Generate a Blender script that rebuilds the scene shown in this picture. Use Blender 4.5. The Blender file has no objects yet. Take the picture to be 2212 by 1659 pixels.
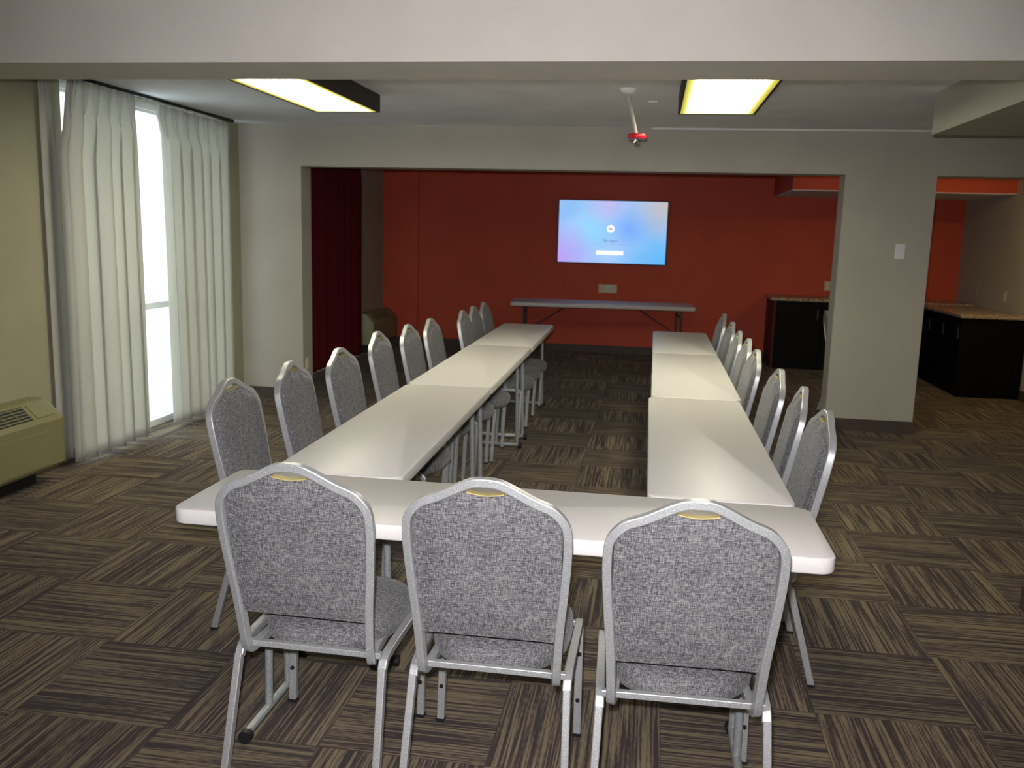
import bpy, bmesh, math, random
from mathutils import Vector, Matrix
random.seed(7)
S = bpy.context.scene
C = S.collection
PI = math.pi
W_IMG = 2212.0

# ------------------------------------------------------------------ camera
F_PX = 1930.66
CAM = Vector((0.4115, -2.7488, 1.5391))
YAW, PITCH, ROLL = 0.1512, 0.1651, 0.027
cy, sy, cp, sp = math.cos(YAW), math.sin(YAW), math.cos(PITCH), math.sin(PITCH)
fwd = Vector((-sy*cp, cy*cp, -sp)); rgt = Vector((cy, sy, 0)); upv = rgt.cross(fwd)
r2 = rgt*math.cos(ROLL) + upv*math.sin(ROLL); u2 = -rgt*math.sin(ROLL) + upv*math.cos(ROLL)
cd = bpy.data.cameras.new('camera'); cam = bpy.data.objects.new('camera', cd); C.objects.link(cam)
cd.sensor_width = 36; cd.lens = F_PX/W_IMG*36; cd.clip_start = .02
cam.matrix_world = Matrix(((r2.x, u2.x, -fwd.x, CAM.x), (r2.y, u2.y, -fwd.y, CAM.y), (r2.z, u2.z, -fwd.z, CAM.z), (0, 0, 0, 1)))
cd.dof.use_dof = True; cd.dof.focus_distance = 2.5; cd.dof.aperture_fstop = 6.0
S.camera = cam

# ------------------------------------------------------------------ world, exposure, lights
S.view_settings.view_transform = 'Standard'; S.view_settings.look = 'None'
S.view_settings.gamma = 1; S.view_settings.use_curve_mapping = False
S.view_settings.exposure = 0.72
w = bpy.data.worlds.new('world'); S.world = w; w.use_nodes = True
bg = w.node_tree.nodes['Background']; bg.inputs[0].default_value = (.86, .94, 1, 1); bg.inputs[1].default_value = 2.5

def lamp(name, kind, loc, energy, color, size=.1, rot=None, **k):
    l = bpy.data.lights.new(name, kind); o = bpy.data.objects.new(name, l); C.objects.link(o)
    o.location = loc; l.energy = energy; l.color = color
    if kind == 'AREA':
        l.shape = 'RECTANGLE'; l.size = size; l.size_y = k.get('size_y', size)
    elif kind in ('POINT', 'SPOT'): l.shadow_soft_size = size
    if kind == 'SPOT': l.spot_size = k['spot']; l.spot_blend = k.get('blend', .5)
    if rot: o.rotation_euler = rot
    return o
# the camera's own flash, beside the lens, pointing where the camera points
fl = lamp('camera_flash', 'SPOT', (0, 0, 0), 255, (.98, .955, 1), .022, spot=math.radians(92), blend=1.0)
fm = cam.matrix_world.copy(); fm.translation = CAM + r2*-.03 + u2*.075; fl.matrix_world = fm
# daylight entering the two windows (portals for the sky)
for nm, y0, y1 in (('sky_portal', 2.50, 4.66), ('sky_portal_rear', 6.45, 7.95)):
    a = lamp(nm, 'AREA', (-3.36, (y0+y1)/2, 1.17), 1, (1, 1, 1), y1-y0, (0, -PI/2, 0), size_y=2.3)
    a.data.size = 2.3; a.data.size_y = y1-y0
    a.data.cycles.is_portal = True

# ------------------------------------------------------------------ materials
MATS = {}
class NT:
    def __init__(s, name):
        m = bpy.data.materials.new(name); m.use_nodes = True; s.m = m; s.t = m.node_tree; s.n = s.t.nodes
        s.b = s.n['Principled BSDF']; MATS[name] = m
    def new(s, typ, **k):
        n = s.n.new(typ)
        for a, b in k.items(): setattr(n, a, b)
        return n
    def link(s, a, b): s.t.links.new(a, b)
    def math(s, op, a, b=None, c=None):
        n = s.new('ShaderNodeMath', operation=op)
        for i, v in enumerate((a, b, c)):
            if v is None: continue
            if isinstance(v, (int, float)): n.inputs[i].default_value = v
            else: s.link(v, n.inputs[i])
        return n.outputs[0]
    def ramp(s, fac, stops, interp='LINEAR'):
        r = s.new('ShaderNodeValToRGB'); r.color_ramp.interpolation = interp
        e = r.color_ramp.elements
        while len(e) < len(stops): e.new(.5)
        for el, (p, c) in zip(e, stops): el.position = p; el.color = (*c, 1)
        s.link(fac, r.inputs[0]); return r.outputs[0]
    def mix(s, fac, a, b, mode='MIX'):
        n = s.new('ShaderNodeMix', data_type='RGBA', blend_type=mode)
        for i, v in ((0, fac), (6, a), (7, b)):
            if isinstance(v, (int, float)): n.inputs[i].default_value = v
            elif isinstance(v, tuple): n.inputs[i].default_value = (*v, 1)
            else: s.link(v, n.inputs[i])
        return n.outputs[2]
    def noise(s, scale, detail=2, vec=None, rough=.5):
        n = s.new('ShaderNodeTexNoise'); n.inputs['Scale'].default_value = scale; n.inputs['Detail'].default_value = detail
        n.inputs['Roughness'].default_value = rough
        if vec is not None: s.link(vec, n.inputs['Vector'])
        return n.outputs[0]
    def coord(s): return s.new('ShaderNodeTexCoord').outputs['Object']
    def mapping(s, vec, sc=(1, 1, 1)):
        n = s.new('ShaderNodeMapping'); n.inputs['Scale'].default_value = sc; s.link(vec, n.inputs[0]); return n.outputs[0]
    def bump(s, h, strength, dist):
        n = s.new('ShaderNodeBump'); n.inputs['Strength'].default_value = strength; n.inputs['Distance'].default_value = dist
        s.link(h, n.inputs['Height']); s.link(n.outputs[0], s.b.inputs['Normal'])
    def set(s, col=None, rough=None, metal=None, spec=None):
        if col is not None:
            if isinstance(col, tuple): s.b.inputs['Base Color'].default_value = (*col, 1)
            else: s.link(col, s.b.inputs['Base Color'])
        if rough is not None: s.b.inputs['Roughness'].default_value = rough
        if metal is not None: s.b.inputs['Metallic'].default_value = metal
        if spec is not None: s.b.inputs['Specular IOR Level'].default_value = spec

def paint(name, col, rough=.75, tex=.25, var=.05):
    m = NT(name); v = m.coord()
    n = m.noise(2.5, 3, v); a = tuple(c*(1-var) for c in col); b = tuple(min(1, c*(1+var)) for c in col)
    m.set(m.ramp(n, [(.3, a), (.7, b)]), rough, 0, .3)
    m.bump(m.noise(140, 3, v), tex, .002); return m.m
paint('greige', (.435, .41, .345))
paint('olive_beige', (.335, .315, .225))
paint('beam_paint', (.63, .59, .525))
paint('ceiling_paint', (.80, .80, .84), .9, .6)
paint('orange_paint', (.56, .082, .040), .6)
paint('baseboard_brown', (.075, .052, .042), .5, .05)
paint('white_paint', (.75, .75, .74), .5, .05)
paint('beige_plastic', (.215, .20, .10), .45, .05, .02)
paint('almond', (.62, .55, .36), .4, .02, .02)
paint('switch_white', (.72, .72, .74), .35, .02, .02)
paint('dark_plastic', (.012, .012, .013), .5, .05)
paint('cabinet_dark', (.003, .0026, .0026), .55, .05)
MATS['cabinet_dark'].node_tree.nodes['Principled BSDF'].inputs['Specular IOR Level'].default_value = .12
paint('cabinet_side', (.06, .014, .008), .55, .05)
paint('fixture_brown', (.022, .017, .013), .5, .05)
paint('outside_ground', (.75, .76, .74), .9, .05)
paint('shrub_green', (.12, .28, .2), .9, .05)
paint('red_enamel', (.45, .01, .02), .3, .02)
paint('reflection_tan', (.40, .33, .13), .5, .02)

m = NT('carpet')
geo = m.new('ShaderNodeNewGeometry').outputs['Position']
sx = m.new('ShaderNodeSeparateXYZ'); m.link(geo, sx.inputs[0])
T = .51
fx = m.math('DIVIDE', sx.outputs[0], T); fy = m.math('DIVIDE', m.math('SUBTRACT', sx.outputs[1], .13), T)
ix = m.math('FLOOR', fx); iy = m.math('FLOOR', fy)
par = m.math('FLOORED_MODULO', m.math('ADD', ix, iy), 2)          # 1 -> stripes run along y
inv = m.math('SUBTRACT', 1, par)
across = m.math('ADD', m.math('MULTIPLY', sx.outputs[0], par), m.math('MULTIPLY', sx.outputs[1], inv))
along = m.math('ADD', m.math('MULTIPLY', sx.outputs[1], par), m.math('MULTIPLY', sx.outputs[0], inv))
wn = m.new('ShaderNodeTexWhiteNoise', noise_dimensions='2D'); cx_ = m.new('ShaderNodeCombineXYZ')
m.link(ix, cx_.inputs[0]); m.link(iy, cx_.inputs[1]); m.link(cx_.outputs[0], wn.inputs['Vector'])
tid = wn.outputs['Value']
def stripev(ka, kl, off):
    c = m.new('ShaderNodeCombineXYZ'); m.link(m.math('MULTIPLY', across, ka), c.inputs[0]); m.link(m.math('MULTIPLY', along, kl), c.inputs[1])
    m.link(m.math('MULTIPLY_ADD', tid, 37.0, off), c.inputs[2]); return c.outputs[0]
n1 = m.noise(1, 1.5, stripev(125, 2.4, 0)); n2 = m.noise(1, 1, stripev(36, 1.4, 9)); n3 = m.noise(1, 0, stripev(230, 30, 5))
tot = m.math('ADD', m.math('MULTIPLY', n1, .62), m.math('ADD', m.math('MULTIPLY', n2, .26), m.math('MULTIPLY', n3, .12)))
col = m.ramp(tot, [(.0, (.028, .018, .016)), (.44, (.034, .022, .019)), (.485, (.068, .047, .038)), (.52, (.125, .095, .062)), (.60, (.205, .162, .094))])
tint = m.ramp(tid, [(0, (.80, .80, .82)), (1, (1.12, 1.1, 1.05))])
col = m.mix(1.0, col, tint, 'MULTIPLY')
ex = m.math('ABSOLUTE', m.math('SUBTRACT', m.math('FRACT', fx), .5)); ey = m.math('ABSOLUTE', m.math('SUBTRACT', m.math('FRACT', fy), .5))
seam = m.math('GREATER_THAN', m.math('MAXIMUM', ex, ey), .4955)
col = m.mix(m.math('MULTIPLY', seam, .55), col, (.03, .022, .018))
m.set(col, .92, 0, .25); m.bump(m.noise(900, 2, geo), .5, .003)
m.b.inputs['Sheen Weight'].default_value = .06

m = NT('chair_fabric'); v = m.coord()
a = m.noise(1, 2, m.mapping(v, (560, 180, 65))); b = m.noise(1, 2, m.mapping(v, (65, 180, 560))); g = m.noise(5, 2, v)
t = m.math('ADD', m.math('MULTIPLY', a, .45), m.math('ADD', m.math('MULTIPLY', b, .45), m.math('MULTIPLY', g, .10)))
m.set(m.ramp(t, [(.37, (.030, .033, .040)), (.48, (.098, .096, .102)), (.61, (.245, .237, .235))]), .85, 0, .3)
m.bump(t, .35, .002); m.b.inputs['Sheen Weight'].default_value = .15

m = NT('silver_vein'); v = m.coord()
n = m.noise(420, 2, v); m.set(m.ramp(n, [(.35, (.34, .35, .35)), (.58, (.43, .44, .44)), (.74, (.70, .71, .71))]), .38, .45, .5)
m.bump(n, .25, .001)
m = NT('table_steel'); v = m.coord()
m.set(m.ramp(m.noise(120, 2, v), [(.3, (.27, .29, .29)), (.7, (.36, .38, .38))]), .4, .3, .5)
m = NT('dark_steel'); m.set(m.ramp(m.noise(60, 2, m.coord()), [(.3, (.05, .045, .045)), (.7, (.075, .07, .07))]), .45, .3)
m = NT('chrome'); m.set((.8, .8, .82), .12, 1)
m = NT('table_plastic'); v = m.coord()
n = m.noise(700, 2, v); m.set(m.ramp(n, [(.35, (.54, .515, .49)), (.65, (.65, .625, .60))]), .42, 0, .35); m.bump(n, .2, .0006)
m = NT('granite'); v = m.coord()
m.set(m.ramp(m.noise(60, 4, v, .7), [(.35, (.10, .07, .05)), (.5, (.36, .27, .18)), (.62, (.6, .5, .38))]), .25)
for lname, lcol in (('lamp_lens', (1, .96, .77)), ('lamp_lens_fill', (1, .92, .90))):
    m = NT(lname); v = m.new('ShaderNodeTexCoord').outputs['Generated']
    sep = m.new('ShaderNodeSeparateXYZ'); m.link(v, sep.inputs[0])
    ex = m.math('MULTIPLY', m.math('SUBTRACT', .5, m.math('ABSOLUTE', m.math('SUBTRACT', sep.outputs[0], .5))), .43)
    ey = m.math('MULTIPLY', m.math('SUBTRACT', .5, m.math('ABSOLUTE', m.math('SUBTRACT', sep.outputs[1], .5))), 1.3)
    ed = m.math('MINIMUM', ex, ey)
    m.set((.7, .7, .5), .5)
    m.link(m.ramp(ed, [(0, (.55, .5, .02)), (.028, (1, .92, .12)), (.07, lcol)]), m.b.inputs['Emission Color'])
    m.link(m.ramp(ed, [(0, (.02,)*3), (.028, (.04,)*3), (.07, (1,)*3)]), m.b.inputs['Emission Strength'])
    st = m.math('MULTIPLY', m.b.inputs['Emission Strength'].links[0].from_socket, 15); m.link(st, m.b.inputs['Emission Strength'])

def emis(name, col, s, base=(.1, .1, .1)):
    m = NT(name); m.set(base, .5); m.b.inputs['Emission Color'].default_value = (*col, 1); m.b.inputs['Emission Strength'].default_value = s; return m
emis('warm_lamp', (1, .70, .28), 40.0)
emis('screen_white', (.93, .95, 1), .62); emis('screen_dark', (.03, .05, .14), .3); emis('screen_blue', (.10, .25, .62), .45); emis('screen_line', (.22, .45, .82), .55); emis('screen_pink', (.85, .62, .68), .9)
m = NT('tv_screen'); v = m.new('ShaderNodeTexCoord').outputs['Generated']
mp = m.new('ShaderNodeMapping'); m.link(v, mp.inputs[0]); mp.inputs['Scale'].default_value = (1.7, 0, 1.0)
def blob(cx, cz, r, colr, prev):
    d = m.new('ShaderNodeVectorMath', operation='DISTANCE'); m.link(v2, d.inputs[0]); d.inputs[1].default_value = (cx*1.7, 0, cz)
    f = m.math('SMOOTH_MIN', 1, 1, 0) if False else m.ramp(d.outputs['Value'], [(0, (1, 1, 1)), (r, (0, 0, 0))])
    return m.mix(f, prev, colr)
v2 = mp.outputs[0]
base = m.ramp(m.noise(1.8, 2, v2), [(.3, (.28, .52, .93)), (.7, (.42, .62, .97))])
base = blob(.30, .55, .48, (.30, .68, .98), base)
base = blob(1.0, .0, .95, (.10, .47, .93), base)
base = blob(.02, .10, .62, (.50, .36, .90), base)
base = blob(.45, .98, .42, (.55, .52, .86), base)
base = blob(.98, .95, .62, (.56, .52, .50), base)
base = blob(.66, .55, .34, (.20, .42, .95), base)
base = blob(.10, .92, .30, (.27, .52, .90), base)
m.set((.01, .01, .01), .7, 0, .03); m.link(base, m.b.inputs['Emission Color']); m.b.inputs['Emission Strength'].default_value = .62

def cloth(name, col, trans, fac):
    m = NT(name); v = m.coord(); n = m.noise(1, 2, m.mapping(v, (300, 300, 40)))
    c = m.ramp(n, [(.3, tuple(x*.92 for x in col)), (.7, col)]); m.set(c, .9, 0, .1)
    tr = m.new('ShaderNodeBsdfTranslucent'); tr.inputs[0].default_value = (*trans, 1)
    mx = m.new('ShaderNodeMixShader'); mx.inputs[0].default_value = fac
    out = m.n['Material Output']; m.link(m.b.outputs[0], mx.inputs[1]); m.link(tr.outputs[0], mx.inputs[2]); m.link(mx.outputs[0], out.inputs[0])
cloth('curtain_white', (.66, .65, .60), (.74, .75, .68), .36)
cloth('curtain_red', (.11, .010, .014), (.14, .01, .012), .05)
m = NT('glass'); gl = m.new('ShaderNodeBsdfTransparent'); gl.inputs[0].default_value = (.93, .96, .96, 1)
gs = m.new('ShaderNodeBsdfGlossy'); gs.inputs['Roughness'].default_value = .02; mx = m.new('ShaderNodeMixShader'); mx.inputs[0].default_value = .06
m.link(gl.outputs[0], mx.inputs[1]); m.link(gs.outputs[0], mx.inputs[2]); m.link(mx.outputs[0], m.n['Material Output'].inputs[0])

# ------------------------------------------------------------------ helpers
def obj(name, bm, mat, parent=None, smooth=False, loc=None, mods=None):
    bmesh.ops.recalc_face_normals(bm, faces=bm.faces[:])
    me = bpy.data.meshes.new(name); bm.to_mesh(me); bm.free()
    me.materials.append(MATS[mat])
    if smooth:
        for p in me.polygons: p.use_smooth = True
        try: me.set_sharp_from_angle(angle=math.radians(smooth if smooth is not True else 40))
        except Exception: pass
    o = bpy.data.objects.new(name, me); C.objects.link(o)
    if parent: o.parent = parent
    if loc: o.location = loc
    return o
def box(bm, x0, x1, y0, y1, z0, z1, bev=0, seg=2):
    r = bmesh.ops.create_cube(bm, size=1)
    vs = r['verts']
    bmesh.ops.scale(bm, vec=(x1-x0, y1-y0, z1-z0), verts=vs); bmesh.ops.translate(bm, vec=((x0+x1)/2, (y0+y1)/2, (z0+z1)/2), verts=vs)
    if bev:
        es = list({e for v in vs for e in v.link_edges})
        bmesh.ops.bevel(bm, geom=es, offset=bev, segments=seg, affect='EDGES', profile=.5)
    return bm
def B(*a, **k): return box(bmesh.new(), *a, **k)
def smooth_path(pts, n=6):
    P = [Vector(p) for p in pts]; out = []
    for i in range(len(P)-1):
        p0 = P[i-1] if i else P[0]*2-P[1]; p1, p2 = P[i], P[i+1]; p3 = P[i+2] if i+2 < len(P) else P[-1]*2-P[-2]
        for k in range(n):
            t = k/n
            out.append(.5*((2*p1) + (p2-p0)*t + (2*p0-5*p1+4*p2-p3)*t*t + (3*p1-p0-3*p2+p3)*t**3))
    out.append(P[-1]); return out
def sweep(bm, path, w, h, ref, rnd=.3, sides=None):
    """rounded-rectangle tube (w along the in-plane normal, h along ref) carried along a path"""
    prof = []
    if sides: prof = [(math.cos(2*PI*k/sides)*w/2, math.sin(2*PI*k/sides)*h/2) for k in range(sides)]
    else:
        r = min(w, h)*rnd
        for cxx, cyy, a0 in ((w/2-r, h/2-r, 0), (-w/2+r, h/2-r, 90), (-w/2+r, -h/2+r, 180), (w/2-r, -h/2+r, 270)):
            for k in range(3):
                a = math.radians(a0+45*k); prof.append((cxx+r*math.cos(a), cyy+r*math.sin(a)))
    n = len(path); rings = []; N = None
    for i, p in enumerate(path):
        t = (path[min(i+1, n-1)]-path[max(i-1, 0)]).normalized()
        if N is None:
            R_ = Vector(ref).normalized(); Bv = (R_-t*R_.dot(t)).normalized()
        else: Bv = (Bv-t*Bv.dot(t)).normalized()
        N = Bv.cross(t).normalized()
        rings.append([bm.verts.new(p+N*a+Bv*b) for a, b in prof])
    m_ = len(prof)
    for i in range(n-1):
        for k in range(m_): bm.faces.new((rings[i][k], rings[i][(k+1) % m_], rings[i+1][(k+1) % m_], rings[i+1][k]))
    bm.faces.new(rings[0]); bm.faces.new(rings[-1]); return bm
def tube(bm, a, b, r, sides=10):
    return sweep(bm, [Vector(a), Vector(b)], 2*r, 2*r, (0, 0, 1) if abs((Vector(b)-Vector(a)).normalized().z) < .9 else (0, 1, 0), sides=sides)
def lathe(bm, prof, c, n=20, axis='z'):
    rings = []
    for r, z in prof:
        rings.append([bm.verts.new((c[0]+r*math.cos(2*PI*k/n), c[1]+r*math.sin(2*PI*k/n), c[2]+z)) for k in range(n)])
    for i in range(len(rings)-1):
        for k in range(n): bm.faces.new((rings[i][k], rings[i][(k+1) % n], rings[i+1][(k+1) % n], rings[i+1][k]))
    bm.faces.new(rings[0]); bm.faces.new(rings[-1]); return bm
def round_rect(w, d, r, n=6):
    pts = []
    for cx0, cy0, a0 in ((w/2-r, d/2-r, 0), (-w/2+r, d/2-r, 90), (-w/2+r, -d/2+r, 180), (w/2-r, -d/2+r, 270)):
        for k in range(n+1):
            a = math.radians(a0+90*k/n); pts.append((cx0+r*math.cos(a), cy0+r*math.sin(a)))
    return pts
def slab(bm, outline, z0, z1, e):
    """plate with softly rounded rims, made of inset rings"""
    cxm = sum(p[0] for p in outline)/len(outline); cym = sum(p[1] for p in outline)/len(outline)
    def inset(d):
        o = []; n = len(outline)
        for i in range(n):
            a, b = Vector(outline[i-1]), Vector(outline[(i+1) % n]); t = (b-a).normalized(); nn = Vector((t.y, -t.x))
            p = Vector(outline[i])
            o.append(p-nn*d)
        return o
    rings = []
    for d, z in ((e*1.0, z0), (e*.3, z0+e*.3), (0, z0+e), (0, z1-e), (e*.3, z1-e*.3), (e*1.0, z1)):
        rings.append([bm.verts.new((p.x, p.y, z)) for p in inset(d)])
    n = len(outline)
    for i in range(len(rings)-1):
        for k in range(n): bm.faces.new((rings[i][k], rings[i][(k+1) % n], rings[i+1][(k+1) % n], rings[i+1][k]))
    bm.faces.new(rings[0]); bm.faces.new(rings[-1]); return bm

def tag(o, label, cat, group=None):
    o['label'] = label; o['category'] = cat
    if group: o['group'] = group
    return o
def thing(name, label, cat, loc=(0, 0, 0), rz=0, group=None):
    o = bpy.data.objects.new(name, None); C.objects.link(o); o.empty_display_size = .1
    o.location = loc; o.rotation_euler = (0, 0, rz); return tag(o, label, cat, group)
def struct(name, bm, mat):
    o = obj(name, bm, mat); o['kind'] = 'structure'; return o
def copy_tree(o, parent=None):
    c = o.copy(); C.objects.link(c)
    if parent: c.parent = parent
    for ch in [x for x in ALL if x.parent == o]: copy_tree(ch, c)
    return c

# ------------------------------------------------------------------ room shell
XL, XR, YB, YF = -3.27, 4.22, 9.32, -4.6
ZC, ZN, ZO = 2.44, 2.52, 2.09
YA0, YA1 = 4.94, 5.17          # partition with the wide opening
BM0, BM1, ZBM = .816, 1.218, 2.2
struct('floor', B(XL-.2, XR+.2, YF-.2, YB+.2, -.12, 0), 'carpet')
bm = B(XL-.2, XR+.2, BM0+.02, YB+.2, ZC, ZC+.2); box(bm, XL-.2, XR+.2, YF-.2, BM0+.02, ZN, ZN+.12); struct('ceiling', bm, 'ceiling_paint')
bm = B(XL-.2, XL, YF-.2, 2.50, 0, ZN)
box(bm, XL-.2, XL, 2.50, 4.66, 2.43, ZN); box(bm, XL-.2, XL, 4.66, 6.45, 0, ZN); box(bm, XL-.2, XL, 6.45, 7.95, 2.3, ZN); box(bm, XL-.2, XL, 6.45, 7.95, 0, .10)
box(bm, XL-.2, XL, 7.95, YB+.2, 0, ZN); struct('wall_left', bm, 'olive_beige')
struct('wall_right', B(XR, XR+.2, YF-.2, YB+.2, 0, ZN), 'greige')
bm = B(XL, XR, YB, YB+.2, 0, ZC); box(bm, XL, -2.775, YB-.035, YB, 0, ZC); struct('wall_back', bm, 'orange_paint')
struct('wall_front', B(XL, XR, YF-.2, YF, 0, ZN), 'greige')
# partition: left pier, header, pier between the openings
bm = B(XL, -2.692, YA0, YA1, 0, ZO); box(bm, 1.906, 2.604, YA0, YA1, 0, ZO); box(bm, XL, XR, YA0, YA1, ZO, ZC)
struct('wall_partition', bm, 'greige')
struct('wall_beam', B(XL, XR, BM0, BM1, ZBM, ZN), 'beam_paint')
struct('wall_return', B(2.075, XR, BM0, BM1, 0, ZBM), 'greige')
struct('ceiling_bulkhead', B(2.03, XR, BM1, 3.13, 2.2, ZC), 'greige')
# dropped soffit over the kitchenette: orange front, pale underside
bm = bmesh.new(); box(bm, 1.9, XR, 7.73, YB, 2.118, ZC); struct('ceiling_soffit', bm, 'orange_paint')
struct('trim_1', B(1.902, XR, 7.732, YB, 2.110, 2.118), 'ceiling_paint')
struct('trim_2', B(.35, 2.6, YA0-.008, YA0, ZC-.012, ZC), 'white_paint')
# baseboards
bh, bt = .1, .012
bm = B(XL, XL+bt, YF, 2.50, 0, bh); box(bm, XL, XL+bt, 4.66, YA0, 0, bh); box(bm, XL, XL+bt, YA1, 6.45, 0, bh); box(bm, XL, XL+bt, 7.95, YB-.035, 0, bh)
struct('baseboard_left', bm, 'baseboard_brown')
bm = B(XL+bt, -2.692+bt, YA0-bt, YA0, 0, bh); box(bm, -2.692, -2.692+bt, YA0, YA1, 0, bh)
box(bm, 1.906-bt, 2.604+bt, YA0-bt, YA0, 0, bh); box(bm, 1.906-bt, 1.906, YA0, YA1, 0, bh); box(bm, 2.604, 2.604+bt, YA0, YA1, 0, bh)
struct('baseboard_partition', bm, 'baseboard_brown')
bm = B(-2.775, 1.92, YB-bt, YB, 0, bh); box(bm, XL+bt, -2.775, YB-.035-bt, YB-.035, 0, bh); struct('baseboard_back', bm, 'baseboard_brown')
bm = B(XR-bt, XR, BM1, 7.03, 0, bh); box(bm, 2.075-bt, 2.075, BM0-bt, BM1+bt, 0, bh); box(bm, 2.075, XR-bt, BM1, BM1+bt, 0, bh); struct('baseboard_right', bm, 'baseboard_brown')

# windows
def window(name, y0, y1, z1, mull, bar):
    e = bpy.data.objects.new(name, None); C.objects.link(e); e.location = (XL-.12, (y0+y1)/2, 0); e['kind'] = 'structure'
    oy = (y0+y1)/2; f = bmesh.new(); fw = .045
    box(f, -.04, .04, y0-oy, y1-oy, 0, .05); box(f, -.04, .04, y0-oy, y1-oy, z1-.07, z1); box(f, .04, .065, y0-oy, y1-oy, z1-.05, z1)
    box(f, -.04, .04, y0-oy, y0-oy+fw, .05, z1-.07); box(f, -.04, .04, y1-oy-fw, y1-oy, .05, z1-.07)
    for my in mull: box(f, -.035, .035, my-oy-.035, my-oy+.035, .05, z1-.07)
    box(f, -.03, .03, y0-oy+fw, y1-oy-fw, bar-.025, bar+.025)
    obj('window_frame', f, 'white_paint', e)
    obj('window_pane', B(-.004, .004, y0-oy+fw, y1-oy-fw, .05, z1-.07), 'glass', e)
    return e
window('window_1', 2.50, 4.66, 2.43, (3.96,), .93)
window('window_2', 6.45, 7.95, 2.3, (7.2,), .93)
struct('ground_outside', B(-14, XL-.2, -6, 16, -.3, -.08), 'outside_ground')
# low shrub outside, a bluish green shape at the foot of the glass
bm = bmesh.new()
for k in range(60):
    a, b_, c_ = random.gauss(0, .22), random.gauss(0, .22), abs(random.gauss(0, .16))
    r = bmesh.ops.create_icosphere(bm, subdivisions=1, radius=random.uniform(.04, .09))
    bmesh.ops.translate(bm, vec=(a, b_, c_+.02), verts=r['verts'])
sh = obj('shrub', bm, 'shrub_green', loc=(-4.6, 4.05, -.06)); tag(sh, 'low green shrub outside at the foot of the window', 'shrub')

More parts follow.
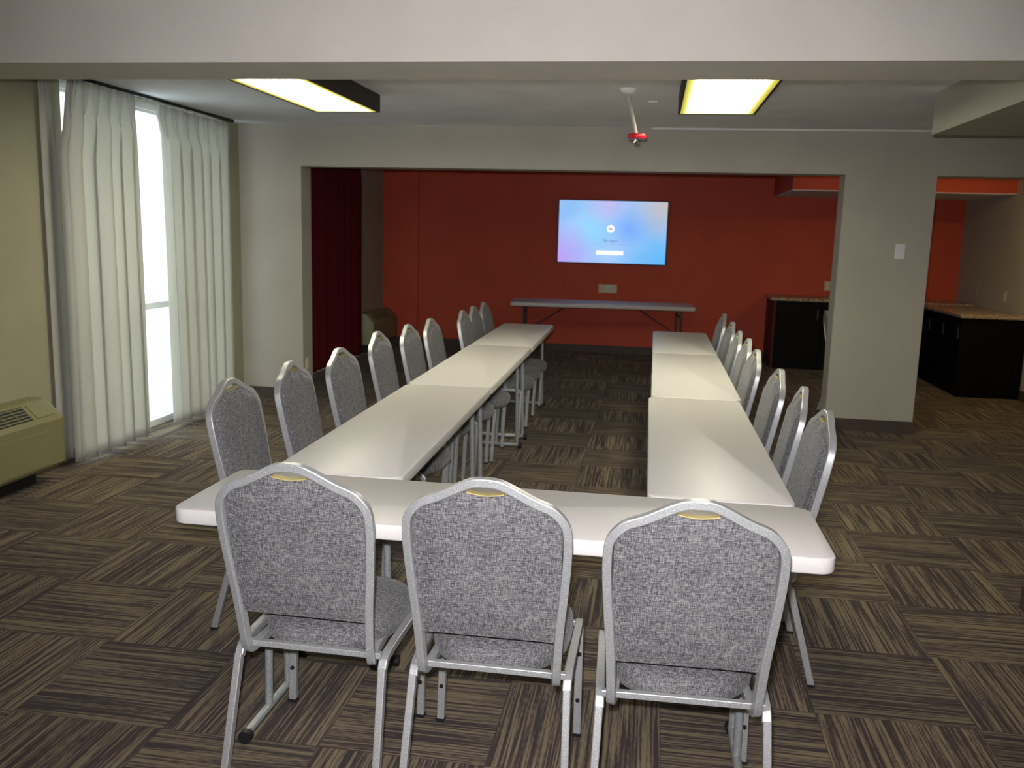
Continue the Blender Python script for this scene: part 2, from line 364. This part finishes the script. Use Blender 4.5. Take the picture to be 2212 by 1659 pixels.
# ------------------------------------------------------------------ chair
def back_outline():
    half = [(.0, .962), (.032, .960), (.066, .948), (.131, .917), (.175, .894), (.201, .869), (.2135, .835), (.2165, .79), (.2145, .73), (.208, .65), (.200, .56), (.195, .47), (.193, .42)]
    return [(x*1.012, z-.010) for x, z in half]
def yback(z): return -.235 - (z-.375)*.195
def make_chair():
    t = thing('banquet_chair', '', 'chair')
    hw = .014
    half = [(max(0, x-hw) if x > .15 else x*(1-.09), z-(hw if x < .15 else hw*.6 if x < .215 else 0)) for x, z in back_outline()]
    L_ = [(-x, yback(z), z) for x, z in reversed(half[1:])]
    R_ = [(x, yback(z), z) for x, z in half]
    pre = [(-.165, -.06, .374), (-.170, -.145, .374), (-.174, -.190, .370), (-.180, -.224, .372)]
    path = smooth_path(pre + L_ + R_ + [(-p[0], p[1], p[2]) for p in reversed(pre)], 4)
    bm = sweep(bmesh.new(), path, .026, .0225, (1, 0, 0), rnd=.14)
    # sweep keeps its first frame: orient profile so the wide face looks front and back
    obj('back_frame', bm, 'silver_vein', t, smooth=15)
    # upholstered panel with a scooped hand-hole at the crown
    inner = [(x-.024 if x > .15 else x*.87, z-(.025 if x < .16 else .012)) for x, z in back_outline()]
    rows = []; ztop = .94
    pts = smooth_path([(p[0], 0, p[1]) for p in inner], 4)
    def half_w(z):
        for a, b in zip(pts, pts[1:]):
            if b.z <= z <= a.z: 
                k = (z-b.z)/max(1e-6, a.z-b.z); return b.x+(a.x-b.x)*k
        return pts[-1].x if z < pts[-1].z else 0
    nx, bmv = 28, bmesh.new(); z0 = .497
    def topz(x):
        x = abs(x); best = z0
        for a, b in zip(pts, pts[1:]):
            if a.x <= x <= b.x: best = a.z+(b.z-a.z)*((x-a.x)/max(1e-6, b.x-a.x)); break
        if x < .054: best -= .023*(1-(x/.054)**2)**.7
        return best
    # column grid in x; each column from z0 up to topz, widths follow half_w
    nz = 22; grid_f = []; grid_b = []
    for j in range(nz+1):
        v_ = j/nz; rf, rb = [], []
        for i in range(nx+1):
            u = -1+2*i/nx
            xm = .1905*u
            zt = topz(xm) if abs(xm) < .19 else topz(.189)
            zz = z0+(zt-z0)*v_
            wv = half_w(min(zz, .82))
            x = u*min(wv, .1905)
            if zz > .82: x = u*half_w(.82)
            # keep inside hoop near shoulders
            hwz = half_w(zz)
            if hwz > .075 and abs(x) > hwz: x = math.copysign(hwz, x)
            e = min(1, (1-abs(u))*7)*min(1, (1-v_)*9)*min(1, v_*8)
            e = math.sin(e*PI/2)
            yf = yback(zz)+.010+.020*e; yb = yback(zz)-.004-.005*e
            rf.append(bmv.verts.new((x, yf, zz))); rb.append(bmv.verts.new((x, yb, zz)))
        grid_f.append(rf); grid_b.append(rb)
    for j in range(nz):
        for i in range(nx):
            bmv.faces.new((grid_f[j][i], grid_f[j][i+1], grid_f[j+1][i+1], grid_f[j+1][i]))
            bmv.faces.new((grid_b[j][i+1], grid_b[j][i], grid_b[j+1][i], grid_b[j+1][i+1]))
    for j in range(nz):
        bmv.faces.new((grid_f[j][0], grid_f[j+1][0], grid_b[j+1][0], grid_b[j][0])); bmv.faces.new((grid_f[j][nx], grid_b[j][nx], grid_b[j+1][nx], grid_f[j+1][nx]))
    for i in range(nx):
        bmv.faces.new((grid_f[0][i], grid_b[0][i], grid_b[0][i+1], grid_f[0][i+1])); bmv.faces.new((grid_f[nz][i], grid_f[nz][i+1], grid_b[nz][i+1], grid_b[nz][i]))
    bk = obj('backrest', bmv, 'chair_fabric', t, smooth=50)
    # tan strip along the hand-hole: its gold reflection painted in as colour
    g = bmesh.new(); gp = [Vector((x, yback(.92)+.002, topz(x)+.0015)) for x in [(-.048+.096*k/10) for k in range(11)]]
    sweep(g, gp, .003, .026, (0, 1, 0)); obj('hand_hole_reflection', g, 'reflection_tan', t)
    # seat cushion
    out = []
    for k in range(48):
        a = 2*PI*k/48; c_, s_ = math.cos(a), math.sin(a); n_ = 3.4
        x = .200*math.copysign(abs(c_)**(2/n_), c_); y = .212*math.copysign(abs(s_)**(2/n_), s_)
        if y < 0: x *= 1-.13*(-y/.212)**1.5; y = y - .012*(1-(x/.19)**2 if abs(x) < .19 else 0)
        out.append((x, y+.018))
    st_ = bmesh.new(); rings = []
    for d, z in ((.030, .366), (.008, .370), (0, .382), (0, .412), (.008, .428), (.026, .441), (.07, .453), (.13, .460)):
        rings.append([st_.verts.new((x*(1-d/.205), (y-.018)*(1-d/.205)+.018, z)) for x, y in out])
    for i in range(len(rings)-1):
        for k in range(48): st_.faces.new((rings[i][k], rings[i][(k+1) % 48], rings[i+1][(k+1) % 48], rings[i+1][k]))
    st_.faces.new(rings[0]); st_.faces.new(rings[-1]); obj('seat', st_, 'chair_fabric', t, smooth=50)
    # side rails, crossbars, legs
    for s in (-1, 1):
        obj('seat_rail', sweep(bmesh.new(), smooth_path([(s*.210, -.224, .344), (s*.210, -.198, .370), (s*.211, -.11, .378), (s*.213, .10, .380), (s*.213, .148, .376), (s*.213, .170, .354)], 4), .022, .024, (1, 0, 0), rnd=.14), 'silver_vein', t, smooth=15)
        obj('leg', sweep(bmesh.new(), smooth_path([(s*.2105, -.2245, .350), (s*.212, -.238, .30), (s*.216, -.276, .16), (s*.220, -.318, .006)], 3), .024, .021, (1, 0, 0), rnd=.14), 'silver_vein', t, smooth=15)
        lg = obj('leg', sweep(bmesh.new(), [Vector((s*.213, .169, .358)), Vector((s*.215, .163, .24)), Vector((s*.218, .153, .006))], .022, .024, (1, 0, 0), rnd=.14), 'silver_vein', t, smooth=15)
        for z in (.12, .27):
            pb = bmesh.new(); y = .153+.01*z/.25-.012
            tube(pb, (s*.2165, y-.004, z), (s*.2165, y+.003, z), .0065, 10); obj('plug', pb, 'dark_plastic', lg)
        for y, x in ((-.318, .220), (.153, .218)):
            obj('glide', B(s*x-.0135, s*x+.0135, y-.0125, y+.0125, 0, .010), 'dark_plastic', t)
    obj('crossbar', sweep(bmesh.new(), [Vector((-.205, -.214, .384)), Vector((.205, -.214, .384))], .018, .018, (0, 0, 1), rnd=.14), 'silver_vein', t)
    obj('crossbar', sweep(bmesh.new(), [Vector((-.207, .14, .376)), Vector((.207, .14, .376))], .018, .018, (0, 0, 1), rnd=.14), 'silver_vein', t)
    return t
chair0 = make_chair(); ALL = list(C.objects)
used = [False]
def place_chair(x, y, rz, label, group=None):
    if not used[0]: c = chair0; used[0] = True
    else: c = copy_tree(chair0)
    c.location = (x, y, 0); c.rotation_euler = (0, 0, rz); c['label'] = label
    if group: c['group'] = group
    return c
TOP = .345      # the crown sits this far behind the chair's origin
GF = 'grey banquet chairs along the near table'; GL = 'grey banquet chairs along the left row of tables'; GR = 'grey banquet chairs along the right row of tables'
place_chair(-.474, -.297, math.radians(-1), 'leftmost of the three grey banquet chairs with backs to the camera', GF)
place_chair(.034, -.312, math.radians(0), 'middle of the three grey banquet chairs with backs to the camera', GF)
place_chair(.538, -.372, math.radians(1.5), 'rightmost of the three grey banquet chairs with backs to the camera', GF)
ords = ['nearest', 'second nearest', 'third nearest', 'fourth from the camera', 'fifth from the camera', 'sixth from the camera', 'third farthest', 'second farthest', 'farthest']
for i, (x, y, a) in enumerate([(-1.224, .53, 0), (-1.191, 1.07, 2), (-1.145, 1.575, -1), (-1.196, 2.39, 1), (-1.139, 2.86, 0), (-1.108, 3.33, 0), (-1.035, 4.07, 0), (-1.045, 4.54, 0), (-1.045, 5.01, 0)]):
    rz = math.radians(-90+a)
    place_chair(x+TOP*math.cos(math.radians(a)), y, rz, 'grey banquet chair on the window side of the left table row, %s' % ords[i], GL)
for i, (x, y, a) in enumerate([(1.060, .53, 1), (1.063, 1.08, -4), (1.035, 1.56, 1), (1.011, 2.304, 2), (1.022, 2.875, 0), (1.01, 3.345, 0), (1.02, 4.0, 2), (1.017, 4.758, 1)]):
    rz = math.radians(90+a)
    place_chair(x-TOP*math.cos(math.radians(a)), y, rz, 'grey banquet chair on the outer side of the right table row, %s' % (ords[i] if i < 6 else ['second farthest', 'farthest'][i-6]), GR)
place_chair(2.31, 5.55, math.radians(-92), 'lone grey banquet chair mostly hidden behind the pier, left of the kitchenette')

# ------------------------------------------------------------------ folding tables
def seminar_table(label, cx, cy_, rz, Lg, Wd, group, inner=1, ins=(.19, .19), name='folding_table'):
    """long axis along local y, inner = side (+x or -x) where the legs gather"""
    t = thing(name, label, 'table', (cx, cy_, 0), rz, group)
    obj('tabletop', slab(bmesh.new(), round_rect(Wd, Lg, .045), .695, .74, .006), 'table_plastic', t, smooth=60)
    for s in (-1, 1):
        y = s*(Lg/2-ins[0 if s < 0 else 1])
        f = bmesh.new()
        tube(f, (-.165, y, .028), (.165, y, .028), .014)
        tube(f, (inner*.150, y, .035), (inner*.135, y, .69), .013)
        tube(f, (inner*-.005, y, .035), (inner*.02, y, .69), .013)
        box(f, -.17, .17, y-.02, y+.02, .683, .696)
        lf = obj('leg_frame', f, 'table_steel', t, smooth=40)
        for e in (-1, 1):
            c = bmesh.new(); tube(c, (e*.160, y, .0205), (e*.186, y, .0205), .0205, 12); obj('foot_cap', c, 'dark_plastic', lf, smooth=40)
        br = bmesh.new(); tube(br, (inner*.02, y, .42), (inner*.02, y-s*.30, .688), .006, 8); obj('brace', br, 'table_steel', t)
    return t
GT = 'white folding tables set out in a U'
WT = .457
def row_table(label, x0, y0, ang, d, Lg, inner, ins):
    c, s = math.cos(ang), math.sin(ang)
    u, v = WT/2, d+Lg/2
    return seminar_table(label, x0+u*c-v*s, y0+u*s+v*c, ang, Lg-.004, WT, GT, inner, ins)
seminar_table('white folding table across the near end, under the three front chairs', 0, -WT/2, PI/2, 1.845, WT, GT, 1)
row_table('nearest white table of the left row', -.8276, .004, .0153, 0, 1.83, 1, (.15, .045))
row_table('middle white table of the left row', -.8276, .004, .0153, 1.83, 1.83, 1, (.19, .10))
row_table('farthest white table of the left row', -.824, .004, .0158, 3.66, 1.68, 1, (.19, .09))
row_table('nearest white table of the right row', .4325, .004, .004, 0, 1.83, -1, (.15, .045))
row_table('middle white table of the right row', .4345, .004, -.002, 1.83, 1.83, -1, (.19, .07))
row_table('farthest white table of the right row', .4345, .004, -.002, 3.66, 1.52, -1, (.10, .19))

def banquet_table():
    ang = math.atan2(.19, 2.23)
    t = thing('banquet_table', 'long grey-topped folding table against the orange wall below the television', 'table', (-.19, 8.44, 0), ang)
    Lg, Wd = 2.25, .70
    obj('tabletop', slab(bmesh.new(), round_rect(Lg, Wd, .05), .69, .74, .010), 'table_plastic', t, smooth=60)
    for s in (-1, 1):
        x = s*(Lg/2-.17); f = bmesh.new()
        for e in (-1, 1): tube(f, (x, e*.26, .012), (x, e*.26, .69), .014)
        tube(f, (x, -.26, .20), (x, .26, .20), .010); tube(f, (x, -.26, .60), (x, .26, .60), .010)
        lf = obj('leg_frame', f, 'dark_steel', t, smooth=40)
        for e in (-1, 1):
            c = bmesh.new(); tube(c, (x, e*.26, 0), (x, e*.26, .03), .018, 12); obj('foot_cap', c, 'dark_plastic', lf)
        b_ = bmesh.new(); tube(b_, (x-s*.0, -.05, .36), (x-s*.52, -.05, .688), .008); obj('brace', b_, 'dark_steel', t)
banquet_table()

# ------------------------------------------------------------------ curtains
def curtain(name, label, mat, y0, y1, z0, z1, x, folds, amp, group=None, e0=None, e1=None):
    bm = bmesh.new(); nu, nv = folds*14, 30; rows = []
    ph = [random.uniform(-.6, .6) for _ in range(folds+2)]; am = [random.uniform(.6, 1.15) for _ in range(folds+2)]
    for j in range(nv+1):
        v = j/nv; z = z0+(z1-z0)*v; row = []
        a0 = y0+(e0(v) if e0 else 0); a1 = y1+(e1(v) if e1 else 0)
        for i in range(nu+1):
            u = i/nu; k = u*folds; kk = int(k); f = k-kk
            p = ph[kk]*(1-f)+ph[kk+1]*f; A = (am[kk]*(1-f)+am[kk+1]*f)*amp
            A *= 1-.55*max(0, (v-.86)/.14)
            wv = math.sin(2*PI*k+p*1.2+.5*math.sin(3*v+kk)*.3)
            if v > .93: wv = .5*wv+.45*math.sin(6*PI*k)
            y = a0+(a1-a0)*u+(.021 if folds > 2 else .002)*min(1, (1-v)*6)*math.sin(4*PI*k)
            row.append(bm.verts.new((A*wv, y-(y0+y1)/2, z)))
        rows.append(row)
    for j in range(nv):
        for i in range(nu): bm.faces.new((rows[j][i], rows[j][i+1], rows[j+1][i+1], rows[j+1][i]))
    o = obj(name, bm, mat, smooth=80, loc=(x, (y0+y1)/2, 0))
    md = o.modifiers.new('thickness', 'SOLIDIFY'); md.thickness = .0015
    tag(o, label, 'curtain', group); return o
GC = 'off-white pleated window curtains'
curtain('curtain', 'narrow off-white curtain edge left of the thin slit of daylight', 'curtain_white', 2.26, 2.41, .035, 2.415, -3.24, 1, .009, GC, e1=lambda v: -.045*max(0, (v-.78)/.22))
curtain('curtain', 'wide off-white pleated curtain left of the window gap, beside the wall heater', 'curtain_white', 2.30, 3.16, .035, 2.415, -3.165, 6, .056, GC, e0=lambda v: .125*max(0, (v-.80)/.20), e1=lambda v: .02-.03*v)
curtain('curtain', 'off-white pleated curtain right of the window gap, near the corner', 'curtain_white', 3.52, 4.60, .03, 2.405, -3.185, 7, .052, GC, e0=lambda v: .10*(1-min(1, v*1.1))*.4-.06*max(0, 1-abs(v-.97)*14))
curtain('curtain', 'dark red curtain in the rear room behind the pier', 'curtain_red', 6.2, 8.02, .015, 2.40, -3.17, 10, .035, None)
ct = obj('curtain_track', B(-.012, .012, -1.18, 1.18, 0, .022), 'fixture_brown', loc=(-3.17, 3.45, 2.417)); tag(ct, 'dark curtain track along the ceiling above the window', 'curtain track')

# ------------------------------------------------------------------ wall heater / air units
def ptac(label, ycen, Lg, body='beige_plastic'):
    t = thing('air_conditioner', label, 'air conditioner', (XL+.001, ycen, 0), 0, 'wall heating and cooling units')
    prof = [(.0, .10), (.205, .10), (.222, .12), (.222, .385), (.205, .405), (.115, .490), (.09, .50), (0, .50)]
    bm = bmesh.new(); sec = []
    ys = [(-Lg/2, .93), (-Lg/2+.008, .97), (-Lg/2+.03, 1), (Lg/2-.03, 1), (Lg/2-.008, .97), (Lg/2, .93)]
    for y, k in ys: sec.append([bm.verts.new((x*k, y, .3+(z-.3)*(k*.3+.7))) for x, z in prof])
    n = len(prof)
    for a, b in zip(sec, sec[1:]):
        for k in range(n): bm.faces.new((a[k], a[(k+1) % n], b[(k+1) % n], b[k]))
    bm.faces.new(sec[0]); bm.faces.new(sec[-1]); obj('casing', bm, body, t, smooth=30)
    # grille on the sloping top: dark recess with slats
    g0 = Vector((.199, 0, .4135)); g1 = Vector((.121, 0, .4845)); nrm = Vector((.085, 0, .09)).normalized()
    gy0, gy1 = -Lg/2+.12, Lg/2-.25
    bm = bmesh.new(); q = []
    for p in (g0, g1):
        for yy in (gy0, gy1):
            for d in (0, .0015): q.append(p+nrm*d+Vector((0, yy, 0)))
    vs = [bm.verts.new(p) for p in q]; bmesh.ops.convex_hull(bm, input=vs); gr = obj('grille', bm, 'dark_plastic', t)
    bm = bmesh.new()
    for k in range(5):
        p = g0.lerp(g1, (k+.5)/5)+nrm*.002
        sweep(bm, [p+Vector((0, gy0, 0)), p+Vector((0, gy1, 0))], .004, .007, (.085, 0, -.08))
    n_ = 7
    for k in range(n_+1):
        yy = gy0+(gy1-gy0)*k/n_; sweep(bm, [g0+nrm*.003+Vector((0, yy, 0)), g1+nrm*.003+Vector((0, yy, 0))], .007, .005, (0, 1, 0))
    obj('slats', bm, 'beige_plastic', gr)
    # control lid
    bm = bmesh.new(); vs = []
    for p in (g0, g1):
        for yy in (Lg/2-.21, Lg/2-.07):
            for d in (0, .003): vs.append(bm.verts.new(p+nrm*d+Vector((0, yy, 0))))
    bmesh.ops.convex_hull(bm, input=vs); obj('control_lid', bm, body, t)
    obj('front_panel', B(.222, .227, -Lg/2+.06, Lg/2-.14, .13, .335, bev=.002), body, t)
    obj('base', B(0, .11, -Lg/2+.03, Lg/2-.14, 0.0, .10), 'dark_plastic', t)
    return t
ptac('beige wall unit under the left wall, cut off by the photo edge', 2.065-.53, 1.06)
ptac('beige wall unit in the rear room beside the red curtain', 8.72, 1.06)

# ------------------------------------------------------------------ ceiling lights
def fixture(label, x0, x1, y0, y1, side, zc=ZC):
    t = thing('ceiling_light', label, 'ceiling light', ((x0+x1)/2, (y0+y1)/2, 0), 0, 'box ceiling lights')
    w2, l2 = (x1-x0)/2, (y1-y0)/2; zb, rw = zc-.112, .014
    bm = B(-w2-rw, -w2, -l2-rw, l2+rw, zb-.002, zc); box(bm, w2, w2+rw, -l2-rw, l2+rw, zb-.002, zc)
    box(bm, -w2, w2, -l2-rw, -l2, zb-.002, zc); box(bm, -w2, w2, l2, l2+rw, zb-.002, zc); obj('housing', bm, 'fixture_brown', t)
    obj('diffuser', B(-w2, w2, -l2, l2, zb, zb+.012), 'lamp_lens' if zc == ZC else 'lamp_lens_fill', t)
    return t
fixture('box ceiling light with glowing diffuser, left of the pair', -1.895, -1.462, 1.86, 3.24, 1)
fixture('box ceiling light with glowing diffuser, right of the pair', .535, .985, 1.86, 3.24, -1)
fixture('unseen box ceiling light added as fill over the camera side of the room', .535, .985, -3.0, -1.62, 1, ZN)  # added out of frame to give the near tables overhead fill
t = thing('ceiling_light', 'small round warm ceiling lamp before the kitchenette', 'ceiling light', (3.45, 6.1, 0))
obj('base', lathe(bmesh.new(), [(.15, 0), (.16, .012), (.15, .03)], (0, 0, 2.41), 24), 'white_paint', t)
obj('lamp_shade', lathe(bmesh.new(), [(.02, 0), (.09, .012), (.135, .045), (.14, .06)], (0, 0, 2.35), 24), 'warm_lamp', t)

# sprinkler
t = thing('fire_sprinkler', 'red and chrome fire sprinkler on a drop pipe from the ceiling', 'sprinkler', (.21, 2.98, 0))
obj('escutcheon', lathe(bmesh.new(), [(.055, 0), (.052, -.012), (.04, -.026), (.015, -.034)], (0, 0, ZC), 24), 'white_paint', t, smooth=50)
bm = tube(bmesh.new(), (0, 0, 2.41), (.062, 0, 2.165), .011, 12); obj('pipe', bm, 'greige', t, smooth=50)
obj('ring', lathe(bmesh.new(), [(.02, .018), (.054, .014), (.06, 0), (.054, -.014), (.02, -.016)], (.064, 0, 2.158), 24), 'red_enamel', t, smooth=50)
obj('head', lathe(bmesh.new(), [(.012, 0), (.012, -.015), (.02, -.018), (.02, -.022), (.006, -.028)], (.064, 0, 2.143), 16), 'chrome', t, smooth=50)
sd = obj('ceiling_sensor', lathe(bmesh.new(), [(.032, 0), (.030, -.006), (.02, -.009)], (0, 0, 0), 20), 'ceiling_paint', loc=(.36, 3.5, ZC)); tag(sd, 'small flat round cover on the ceiling by the sprinkler', 'cover plate')

# ------------------------------------------------------------------ television
tv = thing('television', 'wall-mounted flat television with a glowing pale blue screen', 'television', (-.139, YB, 1.609))
tw, th = 1.416, .806
obj('case', B(-tw/2-.012, tw/2+.012, -.055, -.012, -th/2-.012, th/2+.012, bev=.004), 'dark_plastic', tv)
obj('mount', B(-.2, .2, -.014, 0, -.15, .15), 'dark_steel', tv)
sc = obj('screen', B(-tw/2, tw/2, -.0575, -.054, -th/2, th/2), 'tv_screen', tv)
yy = -.0575
c_ = bmesh.new(); bmesh.ops.create_cone(c_, segments=28, radius1=.052, radius2=.052, depth=.001, cap_ends=True, matrix=Matrix.Translation((-.02, yy-.0005, .045)) @ Matrix.Rotation(PI/2, 4, 'X')); obj('icon', c_, 'screen_white', sc)
obj('icon_glyph', B(-.046, .006, yy-.002, yy-.001, .037, .052, bev=.0003), 'screen_dark', sc)
obj('button', B(-.20, .16, yy-.001, yy, -.296, -.242), 'screen_white', sc)
obj('divider', B(-.29, .27, yy-.001, yy, -.158, -.154), 'screen_line', sc)
def text(body, size, x, z, mat, parent):
    cu = bpy.data.curves.new('lettering', 'FONT'); cu.body = body; cu.size = size; cu.align_x = 'CENTER'; cu.extrude = .0003
    o = bpy.data.objects.new('lettering', cu); C.objects.link(o); o.parent = parent; o.location = (x, yy-.0012, z); o.rotation_euler = (PI/2, 0, 0)
    bpy.context.view_layer.update(); me = bpy.data.meshes.new_from_object(o); me.materials.clear(); me.materials.append(MATS[mat])
    n = bpy.data.objects.new('lettering', me); C.objects.link(n); n.parent = parent; n.location = o.location; n.rotation_euler = o.rotation_euler
    bpy.data.objects.remove(o); return n
text('No signal', .05, -.02, -.125, 'screen_blue', sc)

# ------------------------------------------------------------------ switch and socket plates
def plate(name, label, cat, loc, rz, w_, h_, mat, detail):
    t = thing(name, label, cat, loc, rz)
    obj('plate', B(-w_/2, w_/2, -.006, 0, -h_/2, h_/2, bev=.002), mat, t)
    for (x, z, a, b) in detail: obj('socket' if 'outlet' in name else 'toggle', B(x-a/2, x+a/2, -.0085, -.005, z-b/2, z+b/2, bev=.001), mat if mat != 'almond' else 'switch_white', t)
    return t
plate('light_switch', 'white light switch high on the pier between the openings', 'light switch', (2.375, YA0, 1.49), 0, .075, .12, 'switch_white', [(0, 0, .034, .066)])
plate('wall_outlet', 'wide beige outlet plate on the orange wall under the television', 'outlet', (-.168, YB, .865), 0, .245, .11, 'almond', [(0, .01, .03, .05)])
plate('wall_outlet', 'beige outlet plate above the rear counter, right beside the pier', 'outlet', (2.65, YB, 1.0), 0, .08, .12, 'almond', [(0, .02, .03, .03), (0, -.02, .03, .03)])
plate('wall_outlet', 'faint outlet on the right wall above the counter, nearer the orange corner', 'outlet', (XR, 8.6, 1.05), -PI/2, .075, .12, 'greige', [(0, 0, .034, .066)])
plate('wall_outlet', 'faint outlet on the right wall above the counter, farther from the corner', 'outlet', (XR, 7.72, 1.02), -PI/2, .075, .12, 'almond', [(0, 0, .034, .066)])
plate('wall_outlet', 'small outlet low on the left jamb of the wide opening', 'outlet', (-2.692, 5.03, .32), PI/2, .07, .11, 'almond', [(0, .02, .03, .03), (0, -.02, .03, .03)])

# ------------------------------------------------------------------ kitchenette
t = thing('base_cabinet', 'dark base cabinet against the orange wall, left of the pier', 'cabinet', (0, 0, 0))
obj('body', B(1.93, 3.55, 8.60, YB-.01, .0, .835), 'cabinet_dark', t)
obj('side_panel', B(1.905, 1.93, 8.58, YB-.01, 0, .835), 'cabinet_side', t)
for k in range(3):
    d = obj('door', B(1.95+.53*k, 2.47+.53*k, 8.582, 8.60, .10, .80, bev=.004), 'cabinet_dark', t)
    obj('handle', B(2.42+.53*k, 2.435+.53*k, 8.568, 8.582, .62, .74), 'dark_steel', d)
t = thing('base_cabinet', 'black base cabinet running along the right wall', 'cabinet', (0, 0, 0))
obj('body', B(3.60, XR-.01, 7.05, 8.56, 0, .82), 'cabinet_dark', t)
obj('end_panel', B(3.585, XR-.01, 7.03, 7.05, 0, .82), 'cabinet_dark', t)
for k in range(3):
    d = obj('door', B(3.585, 3.60, 7.07+.49*k, 7.55+.49*k, .09, .79, bev=.003), 'cabinet_dark', t)
    obj('handle', B(3.572, 3.585, 7.10+.49*k, 7.115+.49*k, .6, .72), 'dark_steel', d)
wt = bmesh.new(); box(wt, 1.87, XR-.012, 8.56, YB-.01, .835, .872, bev=.006)
o = obj('countertop', wt, 'granite'); tag(o, 'speckled brown countertop along the orange wall', 'countertop')
wt = bmesh.new(); box(wt, 3.555, XR-.012, 7.00, 8.558, .822, .858, bev=.006)
o = obj('countertop', wt, 'granite'); tag(o, 'speckled tan countertop on the cabinet by the right wall', 'countertop')
